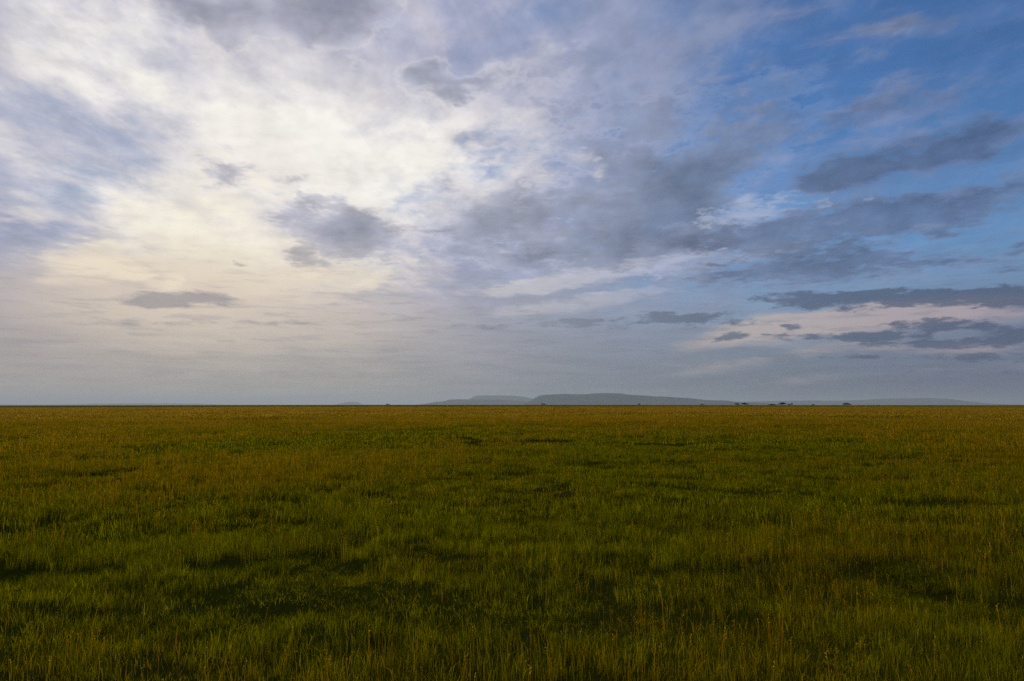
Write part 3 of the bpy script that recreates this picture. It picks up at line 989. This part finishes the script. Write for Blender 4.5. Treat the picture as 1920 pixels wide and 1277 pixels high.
T = 1620
far_tree('acacia_tree', 1380, 9.5, 3.0, T, 4, 'left and lower tree of the dark pair below the largest hill\'s right end', 1, stem=.3, flat=.5)
far_tree('acacia_tree', 1394.5, 11, 4.0, T - 30, 5, 'right and darker tree of the dark pair below the largest hill\'s right end', 2, stem=.3, flat=.5)
far_tree('acacia_tree', 1464.5, 13, 4.6, T - 20, 6, 'wide dark tree with a peaked crown, the tallest on the horizon', 3, stem=.35, flat=.5)
far_tree('acacia_tree', 1477, 6, 2.2, T + 15, 3, 'low rounded tree squeezed between the tallest tree and the small pointed one', 4, stem=.3, flat=.5)
far_tree('acacia_tree', 1482.5, 5, 4.0, T - 60, 3, 'small pointed tree just right of the tallest tree on the horizon', 5, stem=.4, flat=.45)
far_tree('acacia_tree', 1584, 13.5, 4.2, T - 25, 6, 'isolated umbrella-shaped dark tree furthest right of the dark horizon trees', 6, stem=.35, flat=.42)
far_tree('bush', 1446, 12, 1.6, T + 10, 5, 'wide faint brown bush left of the tallest tree on the horizon', 7, stem=.2, flat=.6)
far_tree('bush', 1522, 6, 2.0, T, 3, 'small lone bush between the tallest tree and the isolated umbrella tree', 8, stem=.25, flat=.55)
far_tree('bush', 1315, 6, 2.0, T, 3, 'small bush just left of the dark pair of trees on the horizon', 9, stem=.25, flat=.55)
far_tree('bush', 1198, 6, 1.8, T, 3, 'small dark bush in front of the right half of the largest hill', 10, stem=.25, flat=.55)
far_tree('bush', 1019, 8, 2.2, T, 4, 'dark bush in front of the left foot of the largest flat-topped hill', 11, stem=.25, flat=.55)
far_tree('bush', 728, 7, 1.5, T, 4, 'lone dark bush between the tiny pale hill and the low blue hill', 12, stem=.25, flat=.55)
far_tree('bush', 1847, 8, 2.2, T, 4, 'low hazy bush near the right end of the horizon', 14, stem=.25, flat=.55)
far_tree('bush', 1644, 5, 1.6, T, 2, 'tiny bush just right of the isolated umbrella tree', 15, stem=.25, flat=.55)

# ------------------------------------------------------------------ bare wallow with dead brush, near right
m_twig, out = new_mat('dead_brush')
b = V.node('ShaderNodeBsdfDiffuse')
geo = V.node('ShaderNodeNewGeometry')
V.put(b.inputs['Color'], mixl(noise(V(geo.outputs['Position']), 9.0, 4, 0.6, dims='3D'), (0.07, 0.075, 0.035), (0.20, 0.17, 0.09)))
V.tree.links.new(b.outputs[0], out.inputs['Surface'])


def brush(px, py, w, d, n, label, seed):
    rr = random.Random(seed)
    cx, cy = on_plain(px, py)
    z = float(height(np.array([cx]), np.array([cy]))[0])
    vs, fs = [], []
    for i in range(n):
        a = rr.uniform(0, 6.28)
        q = rr.random() ** 0.5
        x, y = math.cos(a) * q * w, math.sin(a) * q * d
        p = Vector((x, y, 0.02 + rr.random() * 0.10 * (1 - q)))
        h = rr.uniform(-0.6, 0.6) + (0 if rr.random() < .7 else 1.5)
        L = rr.uniform(0.10, 0.26)
        el_ = rr.uniform(-0.1, 0.45)
        r_t = rr.uniform(0.002, 0.0045)
        for sgm in range(3):
            dv = Vector((math.cos(h) * math.cos(el_), math.sin(h) * math.cos(el_), math.sin(el_)))
            p2 = p + dv * L / 3
            if p2.z < 0.01:
                p2.z = 0.01
            tube(vs, fs, p, p2, r_t, r_t * 0.7, 4)
            if rr.random() < 0.6:
                hb = h + rr.choice((-1, 1)) * rr.uniform(.5, 1.1)
                tube(vs, fs, p2, p2 + Vector((math.cos(hb), math.sin(hb), rr.uniform(0, .6))) * L * .3, r_t * .6, r_t * .3, 3)
            p, r_t = p2, r_t * .7
            h += rr.uniform(-.5, .5)
            el_ += rr.uniform(-.3, .2)
    o = mesh_obj('dead_brush', vs, fs, m_twig)
    o.location = (cx, cy, z)
    o['label'] = label
    o['category'] = 'brush'
    o['group'] = 'dead brush in the dark hollow'
    return o


brush(1768, 1150, 0.42, 0.30, 90, 'larger tangle of grey-green dead twigs in the dark hollow at lower right', 5)
brush(1838, 1172, 0.34, 0.22, 60, 'smaller tangle of dead twigs at the right end of the dark hollow', 6)
